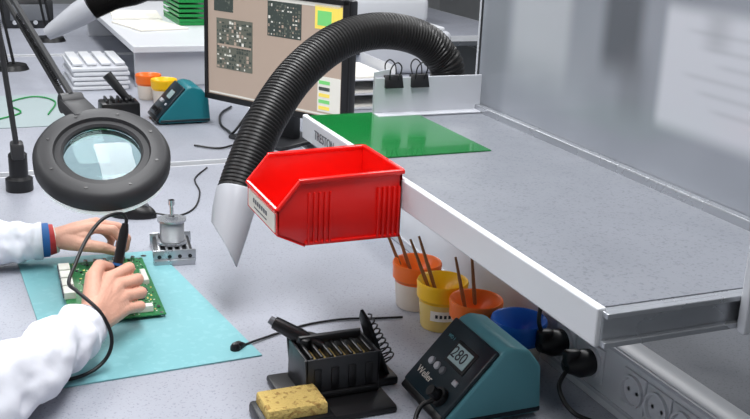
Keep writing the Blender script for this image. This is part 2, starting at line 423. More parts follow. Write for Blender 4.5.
place(3,0.020,0.020,0.002,'chip'); place(7,0.012,0.010,0.002,'chip'); place(14,0.008,0.005,0.002,'chip')
place(5,0.010,0.008,0.008,'label'); place(60,0.005,0.003,0.0012,'gold'); place(90,0.003,0.002,0.001,'label'); place(70,0.004,0.0025,0.001,'chip')
for i_ in range(6):
    x=-0.03+0.018*i_; b.lathe([(0.0001,0.010),(0.0035,0.010),(0.004,0.009),(0.004,0.001)],(x,0.132,zb),'steel',seg=12)
b.done(smooth=False)
# ---------------------------------------------------------------- solder spool on stand
b=B('solder_spool_stand'); b.M=frame((0.378,1.925,Z),(0.99,-0.12,0),(0.12,0.99,0),(0,0,1))
b.box((0,0,0.006),(0.080,0.125,0.012),'alu',0.001)
b.box((0,0,0.017),(0.074,0.11,0.010),'dgrey',0.001)
for yy in (-0.055,0.055): b.box((0,yy,0.018),(0.084,0.004,0.026),'alu',0.001)
for xx in (-0.028,-0.014,0.0,0.014,0.028):
    b.box((xx,0,0.024),(0.005,0.108,0.006),'alu',0.001)
for xx in (-0.03,-0.01,0.01,0.03): b.lathe([(0.0001,0.0008),(0.004,0.0008),(0.004,0)],(xx,-0.0575,0.018),'black',axis=(0,-1,0),seg=12)
b.cyl((0,0,0.02),(0,0,0.118),0.004,'steel')
b.lathe([(0.0001,0.118),(0.0065,0.118),(0.0065,0.108),(0.004,0.106)],(0,0,0),'steel',seg=16)
b.lathe([(0.005,0.028),(0.029,0.028),(0.029,0.032),(0.020,0.033)],(0,0,0),'alu')
pr_=[(0.020,0.033)]
for i_ in range(40): pr_.append((0.0235+0.0008*(i_%2),0.0335+i_*0.001))
pr_.append((0.020,0.075))
b.lathe(pr_,(0,0,0),'solder')
b.lathe([(0.022,0.075),(0.029,0.075),(0.029,0.079),(0.012,0.079),(0.012,0.084),(0.006,0.084),(0.005,0.079)],(0,0,0),'alu')
b.done()
# ---------------------------------------------------------------- mouse
b=B('computer_mouse'); c0=Vector((0.345,2.205,Z))
vs=[];fs=[];nu,nv=20,10
dirx=Vector((0.86,-0.5,0)).normalized(); diry=Vector((0.5,0.86,0)).normalized()
for i in range(nv+1):
    a=(math.pi/2)*i/nv
    for j in range(nu):
        t=2*math.pi*j/nu; ca=math.cos(t)
        vs.append(c0+dirx*(0.056*math.cos(a)**0.7*ca)+diry*(0.031*(1-0.12*ca)*math.cos(a)**0.6*math.sin(t))+Vector((0,0,0.001+0.034*math.sin(a)*(1-0.15*ca))))
for i in range(nv):
    for j in range(nu): fs.append([i*nu+j,i*nu+(j+1)%nu,(i+1)*nu+(j+1)%nu,(i+1)*nu+j])
fs.append(list(range(nu))[::-1])
b.add(vs,fs,'black')
b.lathe([(0.0001,-0.003),(0.007,-0.003),(0.009,0),(0.007,0.003),(0.0001,0.003)],c0+dirx*0.030+Vector((0,0,0.026)),'mgrey',axis=diry,seg=16)
b.tube(spline([c0+dirx*0.052+Vector((0,0,0.01)),(0.44,2.17,Z+0.003),(0.49,2.22,Z+0.003),(0.53,2.34,Z+0.003),(0.545,2.46,Z+0.003),(0.60,2.56,Z+0.003)]),0.002,'black',8)
b.done(angle=60)
# ---------------------------------------------------------------- paint pots
def pot(x,y,k,brushes=(),lab=False,body='potbody'):
    e=empty('brush_pot'); c=(x,y,Z+0.0005)
    b=B('pot_body'); b.lathe([(0.0001,0),(0.034,0),(0.036,0.004),(0.040,0.052),(0.038,0.052),(0.034,0.006),(0.0001,0.004)],c,body,seg=36)
    if lab:
        n=9
        for i in range(n):
            a=math.radians(-150+i*11)+0.2
            b.box((x+0.0393*math.cos(a),y+0.0393*math.sin(a),Z+0.032),(0.0006,0.0080,0.018),'label',rot=Matrix.Rotation(a,3,'Z'))
            if 1<=i<=7: b.box((x+0.0398*math.cos(a),y+0.0398*math.sin(a),Z+0.032),(0.0006,0.0045,0.006),'ink',rot=Matrix.Rotation(a,3,'Z'))
    b.done(parent=e)
    b=B('pot_collar'); b.lathe([(0.0400,0.050),(0.0412,0.056),(0.044,0.057),(0.0445,0.075),(0.0455,0.082),(0.044,0.086),(0.040,0.084),(0.034,0.072),(0.018,0.062),(0.017,0.040)],c,k,seg=40)
    b.done(parent=e,angle=60)
    for (p0,p1) in brushes:
        b=B('brush'); p0=Vector(p0);p1=Vector(p1); u=(p1-p0)
        b.tube([p0,p0+u*0.16],[0.002,0.004],'bristle',10)
        b.tube([p0+u*0.16,p0+u*0.32],[0.004,0.004],'steel',10)
        b.tube([p0+u*0.32,p0+u*0.5,p0+u*0.9,p1],[0.003,0.0035,0.0025,0.002],'wood',10)
        b.done(parent=e)
    return e
pot(0.7475,1.540,'orange',[((0.745,1.545,Z+0.012),(0.705,1.595,0.885)),((0.757,1.54,Z+0.012),(0.722,1.60,0.90))])
pot(0.752,1.444,'yellow',[((0.752,1.444,Z+0.012),(0.700,1.475,0.905)),((0.758,1.440,Z+0.012),(0.728,1.50,0.90))],True,'potyel')
pot(0.768,1.350,'orange',[((0.765,1.354,Z+0.012),(0.742,1.385,0.90)),((0.775,1.35,Z+0.012),(0.785,1.41,0.90))])
pot(0.796,1.258,'blue')
# ---------------------------------------------------------------- socket trunking
e=empty('power_socket_trunking')
b=B('trunking_body')
b.box((0.876,1.52,0.804),(0.044,1.60,0.108),'white',0.004)
b.box((0.853,1.52,0.852),(0.004,1.60,0.006),'lgrey',0.001)
b.box((0.853,1.52,0.768),(0.004,1.60,0.006),'lgrey',0.001)
b.done(parent=e)
ys=[1.205,1.13,1.03,0.975,0.92,0.865,0.80]
for i,yy in enumerate(ys):
    b=B('socket_outlet')
    b.box((0.8525,yy,0.812),(0.005,0.052,0.056),'white',0.003)
    b.lathe([(0.024,0.0),(0.024,0.005),(0.0205,0.005),(0.0195,-0.001),(0.0001,-0.001)],(0.850,yy,0.812),'white',axis=(-1,0,0),seg=28)
    for dy in (-0.0095,0.0095): b.lathe([(0.0001,0.001),(0.0032,0.001),(0.0032,0)],(0.8510,yy+dy,0.812),'ink',axis=(-1,0,0),seg=10)
    b.done(parent=e)
def plug(y,z,cable):
    b=B('power_plug')
    b.lathe([(0.0001,0.0),(0.0195,0.0),(0.021,0.006),(0.021,0.022),(0.015,0.034),(0.011,0.044),(0.0001,0.046)],(0.846,y,z),'black',axis=(-1,0,0),seg=24)
    b.box((0.812,y,z+0.012),(0.026,0.017,0.026),'black',0.005)
    b.tube(spline(cable),0.0035,'black',10)
    b.done(parent=e,angle=50)
plug(1.205,0.812,[(0.812,1.205,0.822),(0.800,1.208,0.852),(0.812,1.215,0.885),(0.850,1.22,0.90),(0.905,1.23,0.87),(0.945,1.24,0.80)])
plug(1.13,0.812,[(0.806,1.13,0.806),(0.785,1.115,0.785),(0.79,1.08,0.762),(0.82,1.03,0.756),(0.80,0.95,0.755),(0.78,0.86,0.755)])
# ---------------------------------------------------------------- soldering stations
def station(name,ox,oy,W,bk,detail=True,s=1.0):
    e=empty(name)
    Mx=Matrix.Translation((ox,oy,Z))@Matrix.Scale(s,4)
    b=B('housing'); b.M=Mx
    prof=[(0.0,0.004),(0.0,0.020),(0.084,0.111),(0.100,0.116),(0.128,0.108),(0.150,0.080),(0.156,0.004)]
    b.prism(prof,W,bk,0.007,seg=3)
    for (xx,yy) in ((0.02,0.02),(0.02,W-0.02),(0.125,0.02),(0.125,W-0.02)): b.cyl((xx,yy,0),(xx,yy,0.006),0.008,'black',seg=12)
    b.box((0.078,W/2,0.012),(0.150,W+0.002,0.008),'panel',0.002)
    b.done(parent=e,angle=50)
    up=Vector((0.084,0,0.091)).normalized(); n=Vector((-up.z,0,up.x)); ln=0.124
    Fm=Mx@frame(Vector((0.0,W/2,0.020))+n*0.0005,(0,-1,0),up,n)
    b=B('front_panel'); b.M=Fm
    b.box((0,0.058,0.002),(W-0.006,0.122,0.008),'panel',0.006,seg=3)
    b.box((0,-0.006,0.000),(W-0.010,0.016,0.010),'black',0.004)
    b.box((0.012,0.078,0.0066),(0.058,0.038,0.002),'black',0.001)
    b.box((0.012,0.078,0.0082),(0.046,0.027,0.0012),'lcd')
    for i,xx in enumerate((-0.030,-0.012,0.006)):
        b.lathe([(0.0001,0.003),(0.0055,0.003),(0.0065,0.0)],(xx-0.008,0.046,0.006),'lgrey' if i<2 else 'mgrey',seg=16)
    b.box((0.040,0.045,0.007),(0.012,0.008,0.003),'lgrey',0.001)
    b.lathe([(0.0001,0.004),(0.010,0.004),(0.010,0.010),(0.014,0.010),(0.015,0.0)],(0.035,0.016,0.004),'black',seg=24)
    b.cyl((0.035,0.016,0.006),(0.035,0.016,0.030),0.008,'black',seg=16)
    b.done(parent=e,angle=50)
    if detail:
        text('280',0.026,Fm@Matrix.Translation((0.008,0.078,0.0091)),'ink',e,'lcd_digits')
        text('Weller',0.016,Fm@Matrix.Translation((-0.030,0.024,0.0063)),'label',e,'front_lettering')
        text('WD 1',0.008,Fm@Matrix.Translation((-0.038,0.092,0.0063)),'teal',e,'model_lettering')
    b=B('vents'); b.M=Mx
    for i in range(5): b.box((0.154,0.03+i*(W-0.06)/4,0.045),(0.004,0.006,0.04),'black')
    b.done(parent=e)
    return e
st=station('soldering_station',0.597,1.108,0.138,'teal')
station('soldering_station',0.575,3.09,0.14,'teald',False,1.05)
b=B('station_cable')
b.tube(spline([(0.592,1.141,0.785),(0.574,1.143,0.778),(0.560,1.132,0.762),(0.552,1.10,0.7545),(0.545,1.04,0.754),(0.55,0.96,0.754),(0.60,0.90,0.754)]),0.0035,'black',10)
b.done(parent=st)
# ---------------------------------------------------------------- iron holder with sponge
e=empty('soldering_iron_holder')
b=B('holder_base')
b.box((0.478,1.258,Z+0.006),(0.155,0.155,0.012),'black',0.005)
hx0,hx1,hy0,hy1,hz=0.432,0.548,1.238,1.322,0.074
b.prism([(hx0+0.004,0.008),(hx1-0.002,0.008),(hx1+0.002,hz),(hx0-0.002,hz)],0.004,'dgrey',0.001,Matrix.Translation((0,hy0,Z)))
b.prism([(hx0+0.004,0.008),(hx1-0.002,0.008),(hx1+0.002,hz),(hx0-0.002,hz)],0.004,'dgrey',0.001,Matrix.Translation((0,hy1,Z)))
for xx in (hx0,hx1-0.004):
    b.prism([(hy0,0.008),(hy1,0.008),(hy1,hz),(hy0,hz)],0.004,'dgrey',0.001,frame((xx,0,Z),(0,1,0),(1,0,0),(0,0,1)))
cx_=(hx0+hx1)/2; cy_=(hy0+hy1)/2
b.box((cx_,cy_,Z+hz-0.012),(hx1-hx0-0.006,hy1-hy0-0.006,0.004),'black')
for i in range(7): b.box((hx0+0.012+i*0.0155,cy_-0.004,Z+hz-0.005),(0.0055,0.062,0.012),'black',0.002)
for i in range(7): b.box((hx0+0.0197+i*0.0155,cy_-0.010,Z+hz-0.0095),(0.006,0.040,0.003),'gold',0.001)
for i in range(4): b.box((hx0+0.018+i*0.027,hy0-0.001,Z+0.042),(0.012,0.003,0.034),'black',0.001)
b.box((cx_,cy_+0.02,Z+hz+0.004),(0.10,0.010,0.014),'dgrey',0.003)
b.box((cx_,hy0-0.004,Z+0.018),(0.11,0.006,0.010),'black',0.002)
b.done(parent=e)
b=B('sponge_tray')
b.box((0.402,1.210,Z+0.010),(0.106,0.080,0.020),'black',0.006)
b.box((0.402,1.210,Z+0.027),(0.088,0.064,0.020),'sponge',0.004)
b.done(parent=e)
b=B('iron_rest')
b.prism([(-0.020,0),(0.020,0),(0.013,0.10),(0.002,0.118),(-0.010,0.10)],0.006,'black',0.001,frame((0.572,1.29,Z+0.010),(0.25,-0.97,0),(0.96,0.25,0),(-0.33,0.0,0.95)))
b.box((0.566,1.285,Z+0.008),(0.05,0.05,0.014),'black',0.004)
pts=[]
for i in range(0,161):
    t=i/160; a=t*2*math.pi*9
    c=Vector((0.583,1.285,Z+0.03)).lerp(Vector((0.550,1.305,Z+0.10)),t); r=0.013-0.003*t
    d=Vector((-0.42,0.26,0.88)).normalized(); n1=d.orthogonal().normalized(); n2=d.cross(n1)
    pts.append(c+(n1*math.cos(a)+n2*math.sin(a))*r)
b.tube(pts,0.0014,'dgrey',6)
b.done(parent=e)
b=B('iron_funnel')
b.tube([(0.478,1.288,Z+0.068),(0.462,1.300,Z+0.073),(0.446,1.312,Z+0.080),(0.415,1.338,Z+0.095)],[0.006,0.010,0.012,0.010],'black',16)
b.tube([(0.415,1.338,Z+0.095),(0.409,1.343,Z+0.099)],[0.007,0.006],'mgrey',12)
b.box((0.457,1.305,Z+0.070),(0.036,0.022,0.024),'black',0.004,rot=Matrix.Rotation(0.7,3,'Z'))
b.done(parent=e)
# ---------------------------------------------------------------- grounding cable on bench
b=B('grounding_cable')
b.tube(spline([(0.396,1.458,Z+0.004),(0.42,1.470,Z+0.004),(0.493,1.500,Z+0.003),(0.54,1.512,Z+0.003),(0.599,1.513,Z+0.003),(0.65,1.500,Z+0.003),(0.70,1.490,Z+0.003)]),0.0021,'black',8)
b.tube([(0.378,1.450,Z+0.006),(0.384,1.453,Z+0.007),(0.392,1.457,Z+0.007),(0.402,1.461,Z+0.005)],[0.004,0.0075,0.0075,0.003],'black',12)
b.lathe([(0.0001,0.014),(0.005,0.013),(0.0085,0.008),(0.0085,0.0)],(0.384,1.452,Z+0.0005),'black',seg=18)
b.done()
# ---------------------------------------------------------------- monitor
e=empty('computer_monitor')
A=Vector((0.705,3.02,0.85)); ex=Vector((0.496,-0.868,0)).normalized(); nn=Vector((-0.868,-0.496,0)).normalized()
fm=frame(A,ex,(0,0,1),nn)
b=B('monitor_housing'); b.M=fm
W,H=0.565,0.345
b.box((W/2,H/2,-0.022),(W,H,0.030),'dgrey',0.006)
b.box((W/2,0.008,-0.003),(W,0.018,0.010),'black',0.002)
b.box((W/2,H-0.007,-0.003),(W,0.014,0.010),'black',0.002)
b.box((0.006,H/2,-0.003),(0.014,H,0.010),'black',0.002)
b.box((W-0.011,H/2,-0.003),(0.024,H,0.010),'black',0.002)
b.box((W/2,H/2,-0.055),(0.25,0.2,0.05),'dgrey',0.02)
b.done(parent=e)
b=B('screen'); b.M=fm
b.box((W/2-0.005,H/2,-0.005),(W-0.03,H-0.03,0.004),'scr_bg')
def r(x0,y0,x1,y1,k,h=0.0): b.box(((x0+x1)/2,(y0+y1)/2,-0.0026+h),(x1-x0,y1-y0,0.0008),k)
r(0.013,0.320,0.53,0.33,'scr_wh')
r(0.05,0.10,0.20,0.25,'scr_md'); r(0.04,0.27,0.12,0.31,'scr_dk')
rg=random.Random(5)
for i in range(14):
    for j in range(12):
        if rg.random()<0.8:
            x_=0.053+i*0.0103; y_=0.103+j*0.012; r(x_,y_,x_+rg.choice((0.004,0.007,0.009)),y_+rg.choice((0.004,0.006,0.009)),rg.choice(('scr_dk','scr_dk','scr_dk','scr_wh','scr_bg')),0.0006)
r(0.055,0.168,0.195,0.174,'scr_bg',0.0012)
r(0.26,0.22,0.39,0.32,'scr_dk')
for i in range(12):
    for j in range(8):
        if rg.random()<0.6:
            x_=0.264+i*0.0104; y_=0.224+j*0.0115; r(x_,y_,x_+rg.choice((0.004,0.007)),y_+rg.choice((0.004,0.008)),rg.choice(('scr_md','scr_md','scr_wh','scr_bg')),0.0006)
r(0.018,0.02,0.50,0.025,'scr_wh')
r(0.455,0.03,0.538,0.13,'scr_wh')
for i in range(5): r(0.46,0.036+i*0.018,0.50,0.046+i*0.018,('scr_ye','scr_gr','scr_ye','scr_dk','scr_gr')[i],0.0006)
r(0.44,0.26,0.538,0.325,'scr_ye'); r(0.45,0.27,0.50,0.31,'scr_gr',0.0006)
b.done(parent=e,smooth=False)
b=B('monitor_stand')
mc=A+ex*(W/2)-nn*0.075
b.box((mc.x-0.03,mc.y+0.02,Z+0.006),(0.22,0.20,0.012),'dgrey',0.006,rot=Matrix.Rotation(math.atan2(ex.y,ex.x),3,'Z'))
b.box((mc.x,mc.y,Z+0.11),(0.07,0.03,0.20),'dgrey',0.006,rot=Matrix.Rotation(math.atan2(ex.y,ex.x),3,'Z'))
b.done(parent=e)
b=B('monitor_cables')
b.tube(spline([(0.83,2.90,Z+0.10),(0.76,2.88,Z+0.02),(0.76,2.95,Z+0.006),(0.76,3.05,Z+0.006),(0.80,3.2,Z+0.006),(0.86,3.3,Z+0.006)]),0.004,'black',8)
b.tube(spline([(0.62,2.80,Z+0.005),(0.68,2.75,Z+0.005),(0.75,2.78,Z+0.005),(0.82,2.72,Z+0.005),(0.90,2.75,Z+0.005)]),0.003,'black',8)
b.done(parent=e)
# ---------------------------------------------------------------- magnifier lamp
e=empty('magnifier_lamp')
cR=Vector((0.224,1.744,1.016)); nR=Vector((-0.06,-0.5,0.866)).normalized()
b=B('ring_housing')
b.lathe([(0.066,-0.016),(0.066,0.006),(0.070,0.010),(0.080,0.008),(0.083,0.014),(0.104,0.014),(0.112,0.009),(0.117,0.000),(0.117,-0.018),(0.112,-0.022),(0.100,-0.022),(0.098,-0.016)],cR,'lamp',axis=nR,seg=64,close=True)
b.lathe([(0.071,-0.0175),(0.114,-0.0235),(0.112,-0.033),(0.071,-0.026)],cR,'tube',axis=nR,seg=64,close=True)
qq=Vector((0,0,1)).rotation_difference(nR).to_matrix()
for a_ in range(0,360,45):
    b.lathe([(0.0001,0.0148),(0.003,0.0148),(0.003,0.013)],cR+qq@Vector((0.095*math.cos(math.radians(a_+20)),0.095*math.sin(math.radians(a_+20)),0)),'black',axis=nR,seg=10)
b.done(parent=e,angle=40)
b=B('lens'); 
pr=[]
for i in range(9): rr=0.0655*i/8; pr.append((max(rr,1e-4),0.004*(1-(rr/0.0655)**2)+0.001))
for i in range(8,-1,-1): rr=0.0655*i/8; pr.append((max(rr,1e-4),-0.004*(1-(rr/0.0655)**2)-0.001))
b.lathe(pr,cR,'lens',axis=nR,seg=48); b.done(parent=e,angle=60)
hub=Vector((0.190,1.885,1.082)); elbow=Vector((0.085,2.50,1.285)); basep=Vector((0.119,2.476,Z))
b=B('lamp_arm')
rim=cR+Vector((-0.15,0.86,0.5)).normalized()*0.100
b.box((rim+hub)/2,(0.050,0.07,0.026),'lamp',0.008,rot=Vector((0,1,0)).rotation_difference((hub-rim).normalized()).to_matrix())
b.tube([rim,hub],0.010,'lamp',12)
b.lathe([(0.0001,-0.02),(0.018,-0.02),(0.020,0),(0.018,0.02),(0.0001,0.02)],hub,'lamp',axis=(1,0.2,0),seg=20)
def arm(p,q,off=0.016,r=0.006):
    dd=(q-p).normalized(); side=dd.cross(Vector((1,0,0))).normalized()
    for sg in (-1,1): b.tube([p+side*off*sg,q+side*off*sg],r,'lamp',8)
    pts=[]
    L0=(q-p).length
    for i in range(0,400):
        t=i/399; a=t*2*math.pi*40; n1=dd.orthogonal().normalized(); n2=dd.cross(n1)
        pts.append(p+dd*(L0*(0.12+0.45*t))+(n1*math.cos(a)+n2*math.sin(a))*0.007)
    b.tube(pts,0.0013,'black',5)
arm(hub,elbow); 
b.lathe([(0.0001,-0.025),(0.028,-0.025),(0.028,0.025),(0.0001,0.025)],elbow,'lamp',axis=(1,0,0),seg=20)
arm(elbow,basep+Vector((0,0,0.10)))
b.lathe([(0.0001,0.0005),(0.032,0.0005),(0.032,0.03),(0.022,0.036),(0.022,0.09),(0.012,0.10),(0.0001,0.10)],basep,'black',seg=24)
b.box(basep+Vector((0.0,0.0,0.10)),(0.03,0.05,0.04),'lamp',0.006)
b.tube(spline([hub+Vector((0,0,0.01)),hub.lerp(elbow,0.3)+Vector((0.02,0,-0.03)),hub.lerp(elbow,0.7)+Vector((0.02,0,-0.03)),elbow]),0.003,'black',8)
b.done(parent=e)
# ---------------------------------------------------------------- technician : arms and hands
e=empty('technician')
def hand(name,chains,fingers):
    b=B(name)
    for ch in chains:
        for i in range(len(ch)-1):
            b.capsule(ch[i][0],ch[i][1],ch[i+1][0],ch[i+1][1],'skin')
    o=b.done(parent=e,origin=False)
    m=o.modifiers.new('r','REMESH'); m.mode='VOXEL'; m.voxel_size=0.0014; m.use_smooth_shade=True
    s=o.modifiers.new('s','SMOOTH'); s.iterations=5; s.factor=0.5
    b=B('fingernails')
    for (p,d_,t_,r_) in fingers:
        ax_=(t_-d_).normalized(); o_=(d_-p); o_=(o_-ax_*o_.dot(ax_)).normalized(); sd=ax_.cross(o_)
        b.ell(d_.lerp(t_,0.85)+o_*(r_*0.80),(ax_,sd,o_),(0.0062,0.0048,0.0022),'nail')
    b.done(parent=e,origin=False,angle=180)
    return o
W_=Vector
fr_=[0.0105,0.0108,0.0103,0.0092]
def palm(ch,wr,woff,mcp,up):
    ws=[wr+woff*(i-1.5) for i in range(4)]
    for i in range(4):
        ch.append([(ws[i],0.019),(ws[i].lerp(mcp[i],0.55)+up,0.0160),(mcp[i],fr_[i]+0.0012)])
    for i in range(3):
        m_=(mcp[i]+mcp[i+1])/2; w_=(ws[i]+ws[i+1])/2
        ch.append([(w_,0.019),(w_.lerp(m_,0.55)+up,0.0165),(w_.lerp(m_,0.93),0.0108)])
wr=W_((0.168,1.500,0.815))
mcp=[W_((0.206,1.584,0.848)),W_((0.218,1.576,0.836)),W_((0.225,1.564,0.820)),W_((0.226,1.550,0.804))]
pip=[W_((0.243,1.616,0.850)),W_((0.255,1.605,0.832)),W_((0.258,1.591,0.813)),W_((0.253,1.574,0.796))]
dip=[W_((0.245,1.639,0.835)),W_((0.248,1.631,0.816)),W_((0.247,1.615,0.798)),W_((0.241,1.596,0.784))]
tip=[W_((0.229,1.645,0.823)),W_((0.227,1.639,0.806)),W_((0.225,1.622,0.790)),W_((0.222,1.602,0.779))]
ch=[]
palm(ch,wr,W_((0.002,0,-0.006)),mcp,W_((0,0,0.002)))
for i in range(4):
    ch.append([(mcp[i],fr_[i]+0.0008),(mcp[i].lerp(pip[i],0.5),fr_[i]-0.0006),(pip[i],fr_[i]),(pip[i].lerp(dip[i],0.5),fr_[i]-0.0014),(dip[i],fr_[i]-0.0012),(tip[i],fr_[i]-0.0022)])
tm=[W_((0.178,1.566,0.860)),W_((0.193,1.602,0.864)),W_((0.212,1.626,0.851))]
ch.append([(wr,0.019),(W_((0.172,1.528,0.835)),0.018),(tm[0],0.0130),(tm[0].lerp(tm[1],0.5),0.0112),(tm[1],0.0112),(tm[2],0.0090)])
ch.append([(W_((0.172,1.535,0.832)),0.016),(W_((0.198,1.572,0.843)),0.011)])
ch.append([(W_((0.125,1.43,0.805)),0.027),(W_((0.150,1.47,0.811)),0.0245),(wr,0.0215)])
hand('hand_right',ch,[(pip[i],dip[i],tip[i],fr_[i]-0.002) for i in range(4)]+[(tm[0],tm[1],tm[2],0.009)])
wr=W_((0.155,1.940,0.802))
mcp=[W_((0.222,1.915,0.826)),W_((0.230,1.934,0.829)),W_((0.228,1.953,0.823)),W_((0.219,1.971,0.812))]
pip=[W_((0.258,1.902,0.822)),W_((0.270,1.924,0.820)),W_((0.266,1.946,0.812)),W_((0.250,1.967,0.800))]
dip=[W_((0.274,1.895,0.803)),W_((0.286,1.919,0.797)),W_((0.279,1.941,0.790)),W_((0.263,1.963,0.782))]
tip=[W_((0.270,1.890,0.785)),W_((0.281,1.915,0.778)),W_((0.273,1.937,0.773)),W_((0.258,1.959,0.770))]
ch=[]
palm(ch,wr,W_((0,0.006,0)),mcp,W_((0,0,0.001)))
for i in range(4):
    ch.append([(mcp[i],fr_[i]+0.0006),(mcp[i].lerp(pip[i],0.5),fr_[i]-0.0008),(pip[i],fr_[i]-0.0002),(pip[i].lerp(dip[i],0.5),fr_[i]-0.0016),(dip[i],fr_[i]-0.0014),(tip[i],fr_[i]-0.0024)])
tm=[W_((0.202,1.892,0.800)),W_((0.234,1.878,0.797)),W_((0.258,1.879,0.786))]
ch.append([(wr,0.019),(W_((0.175,1.918,0.802)),0.018),(tm[0],0.0130),(tm[1],0.0110),(tm[2],0.0088)])
ch.append([(W_((0.180,1.922,0.806)),0.015),(W_((0.205,1.905,0.812)),0.011)])
ch.append([(W_((0.10,1.943,0.80)),0.026),(wr,0.021)])
hand('hand_left',ch,[(pip[i],dip[i],tip[i],fr_[i]-0.002) for i in range(4)]+[(tm[0],tm[1],tm[2],0.009)])
def sleeve(name,ctrl,rads,seed):
    P=spline(ctrl,16); n=len(P); nr=len(rads)
    seg=40; vs=[];fs=[]
    T=[(P[min(i+1,n-1)]-P[max(i-1,0)]).normalized() for i in range(n)]
    N=Vector((0,0,1)); N=(N-T[0]*N.dot(T[0])).normalized()
    def rr(i):
        x=i/(n-1)*(nr-1); k=min(int(x),nr-2); return rads[k]*(1-(x-k))+rads[k+1]*(x-k)
    rows=[(0,0.84,0.020),(0,0.86,0.010),(0,0.92,-0.001),(0,1.0,-0.001)]
    for (i0,f,s0) in rows:
        Bn=T[0].cross(N)
        for j in range(seg):
            a=2*math.pi*j/seg; vs.append(P[0]+T[0]*s0+(N*math.cos(a)+Bn*math.sin(a))*rr(0)*f)
    for i in range(1,n):
        N=(N-T[i]*N.dot(T[i])).normalized(); Bn=T[i].cross(N)
        for j in range(seg):
            a=2*math.pi*j/seg
            q=Vector((math.cos(a)*1.2,math.sin(a)*1.2,i*0.22+seed))
            q2=Vector((math.cos(a)*2.6,math.sin(a)*2.6,i*0.5+seed*3))
            w=noise.noise(q)*0.24*min(1,i/4)-abs(noise.noise(q2))*0.16*min(1,i/4)+ 0.10*math.sin(i*0.62+math.cos(a*2+seed)*1.8)*min(1,i/5)*max(0,math.sin(a*0.5+seed))
            r_=rr(i)*(1.02+w); p=P[i]+(N*math.cos(a)+Bn*math.sin(a))*r_
            if p.x>-0.12: p.z=max(p.z,Z+(0.004 if name.endswith('left') else 0.012))
            vs.append(p)
    tot=len(vs)//seg
    for i in range(tot-1):
        for j in range(seg): fs.append([i*seg+j,i*seg+(j+1)%seg,(i+1)*seg+(j+1)%seg,(i+1)*seg+j])
    fs.append([(tot-1)*seg+j for j in range(seg)])
    b=B(name); b.add(vs,fs,'coat'); o=b.done(parent=e,angle=180,origin=False)
    m=o.modifiers.new('sub','SUBSURF'); m.levels=1; m.render_levels=1
sleeve('coat_sleeve_right',[(0.155,1.482,0.812),(0.10,1.41,0.812),(0.0,1.285,0.818),(-0.13,1.15,0.845),(-0.33,1.10,0.97)],[0.037,0.046,0.057,0.065,0.075],1.0)
sleeve('coat_sleeve_left',[(0.128,1.940,0.801),(0.06,1.945,0.80),(-0.05,1.955,0.805),(-0.18,1.93,0.84),(-0.34,1.88,0.97)],[0.037,0.043,0.05,0.058,0.072],5.0)
b=B('wrist_strap')
b.tube([(0.126,1.940,0.801),(0.140,1.940,0.801)],0.0335,'cuffblue',28)
b.tube([(0.139,1.940,0.801),(0.151,1.940,0.802)],[0.031,0.029],'cuffred',28)
b.tube([(0.149,1.940,0.801),(0.155,1.940,0.802)],[0.0285,0.026],'label',28)
b.done(parent=e)
# ---------------------------------------------------------------- soldering iron
b=B('soldering_iron')
tp=W_((0.203,1.608,0.765)); rear=W_((0.2445,1.6455,0.920)); u=(rear-tp)
b.tube([tp,tp+u*0.10,tp+u*0.12,tp+u*0.22],[0.0006,0.003,0.003,0.003],'copper',12)
b.tube([tp+u*0.20,tp+u*0.24,tp+u*0.30,tp+u*0.55,tp+u*0.60,tp+u*0.66,tp+u*0.92,tp+u*1.0],[0.004,0.007,0.0078,0.0072,0.0088,0.0085,0.0078,0.005],'black',18)
b.tube([tp+u*0.56,tp+u*0.585],[0.0092,0.0092],'cuffblue',18)
cab=[rear-u*0.03,rear+u*0.04,(0.236,1.64,0.940),(0.205,1.625,0.938),(0.175,1.60,0.915),(0.150,1.56,0.886),(0.136,1.525,0.870),(0.145,1.49,0.868),(0.175,1.462,0.840),(0.188,1.448,0.80),(0.172,1.435,0.770),(0.13,1.42,0.7575),(0.05,1.42,0.757),(-0.05,1.42,0.757),(-0.10,1.38,0.757)]
b.tube(spline(cab,10),0.0030,'black',10)
b.done(parent=e,angle=50)
b=B('solder_wire')
b.tube(spline([(0.262,1.889,0.786),(0.245,1.80,0.80),(0.225,1.70,0.79),(0.206,1.612,0.767)],10),0.0007,'solder',6); b.done(parent=e)
# ---------------------------------------------------------------- objects on far benches
b=B('soldering_iron_holder')
b.box((0.47,3.21,Z+0.03),(0.12,0.09,0.06),'black',0.006)
for i in range(5): b.box((0.43+i*0.02,3.21,Z+0.065),(0.008,0.07,0.012),'black',0.002)
b.tube([(0.50,3.21,Z+0.06),(0.44,3.24,Z+0.14)],[0.012,0.016],'black',14)
b.box((0.42,3.13,Z+0.012),(0.1,0.06,0.024),'black',0.005); b.box((0.42,3.13,Z+0.028),(0.08,0.05,0.012),'sponge',0.004)
b.done()
pot(0.62,3.52,'orange'); pot(0.655,3.42,'yellow')
b=B('component_tray_stack')
for i in range(5): 
    b.box((0.48+0.006*(i%2),3.86,Z+0.008+i*0.017),(0.20,0.32,0.013),'white',0.003)
    b.box((0.48+0.006*(i%2),3.86,Z+0.0145+i*0.017),(0.19,0.31,0.004),'lgrey',0.001)
for i in range(4): b.box((0.405+0.05*i,3.86,Z+0.092),(0.036,0.28,0.010),'white',0.003)
b.done()
b=B('antistatic_mat'); b.box((0.15,3.40,Z+0.0015),(0.34,0.50,0.002),'matl')
b.tube(spline([(0.10,3.25,Z+0.006),(0.18,3.35,Z+0.006),(0.15,3.50,Z+0.006),(0.24,3.60,Z+0.006),(0.30,3.50,Z+0.006),(0.26,3.30,Z+0.006)]),0.0025,'greenbin',8)
b.done(smooth=False)
b=B('riser_shelf')
b.box((0.80,4.45,0.895),(0.40,1.5,0.024),'white',0.003)
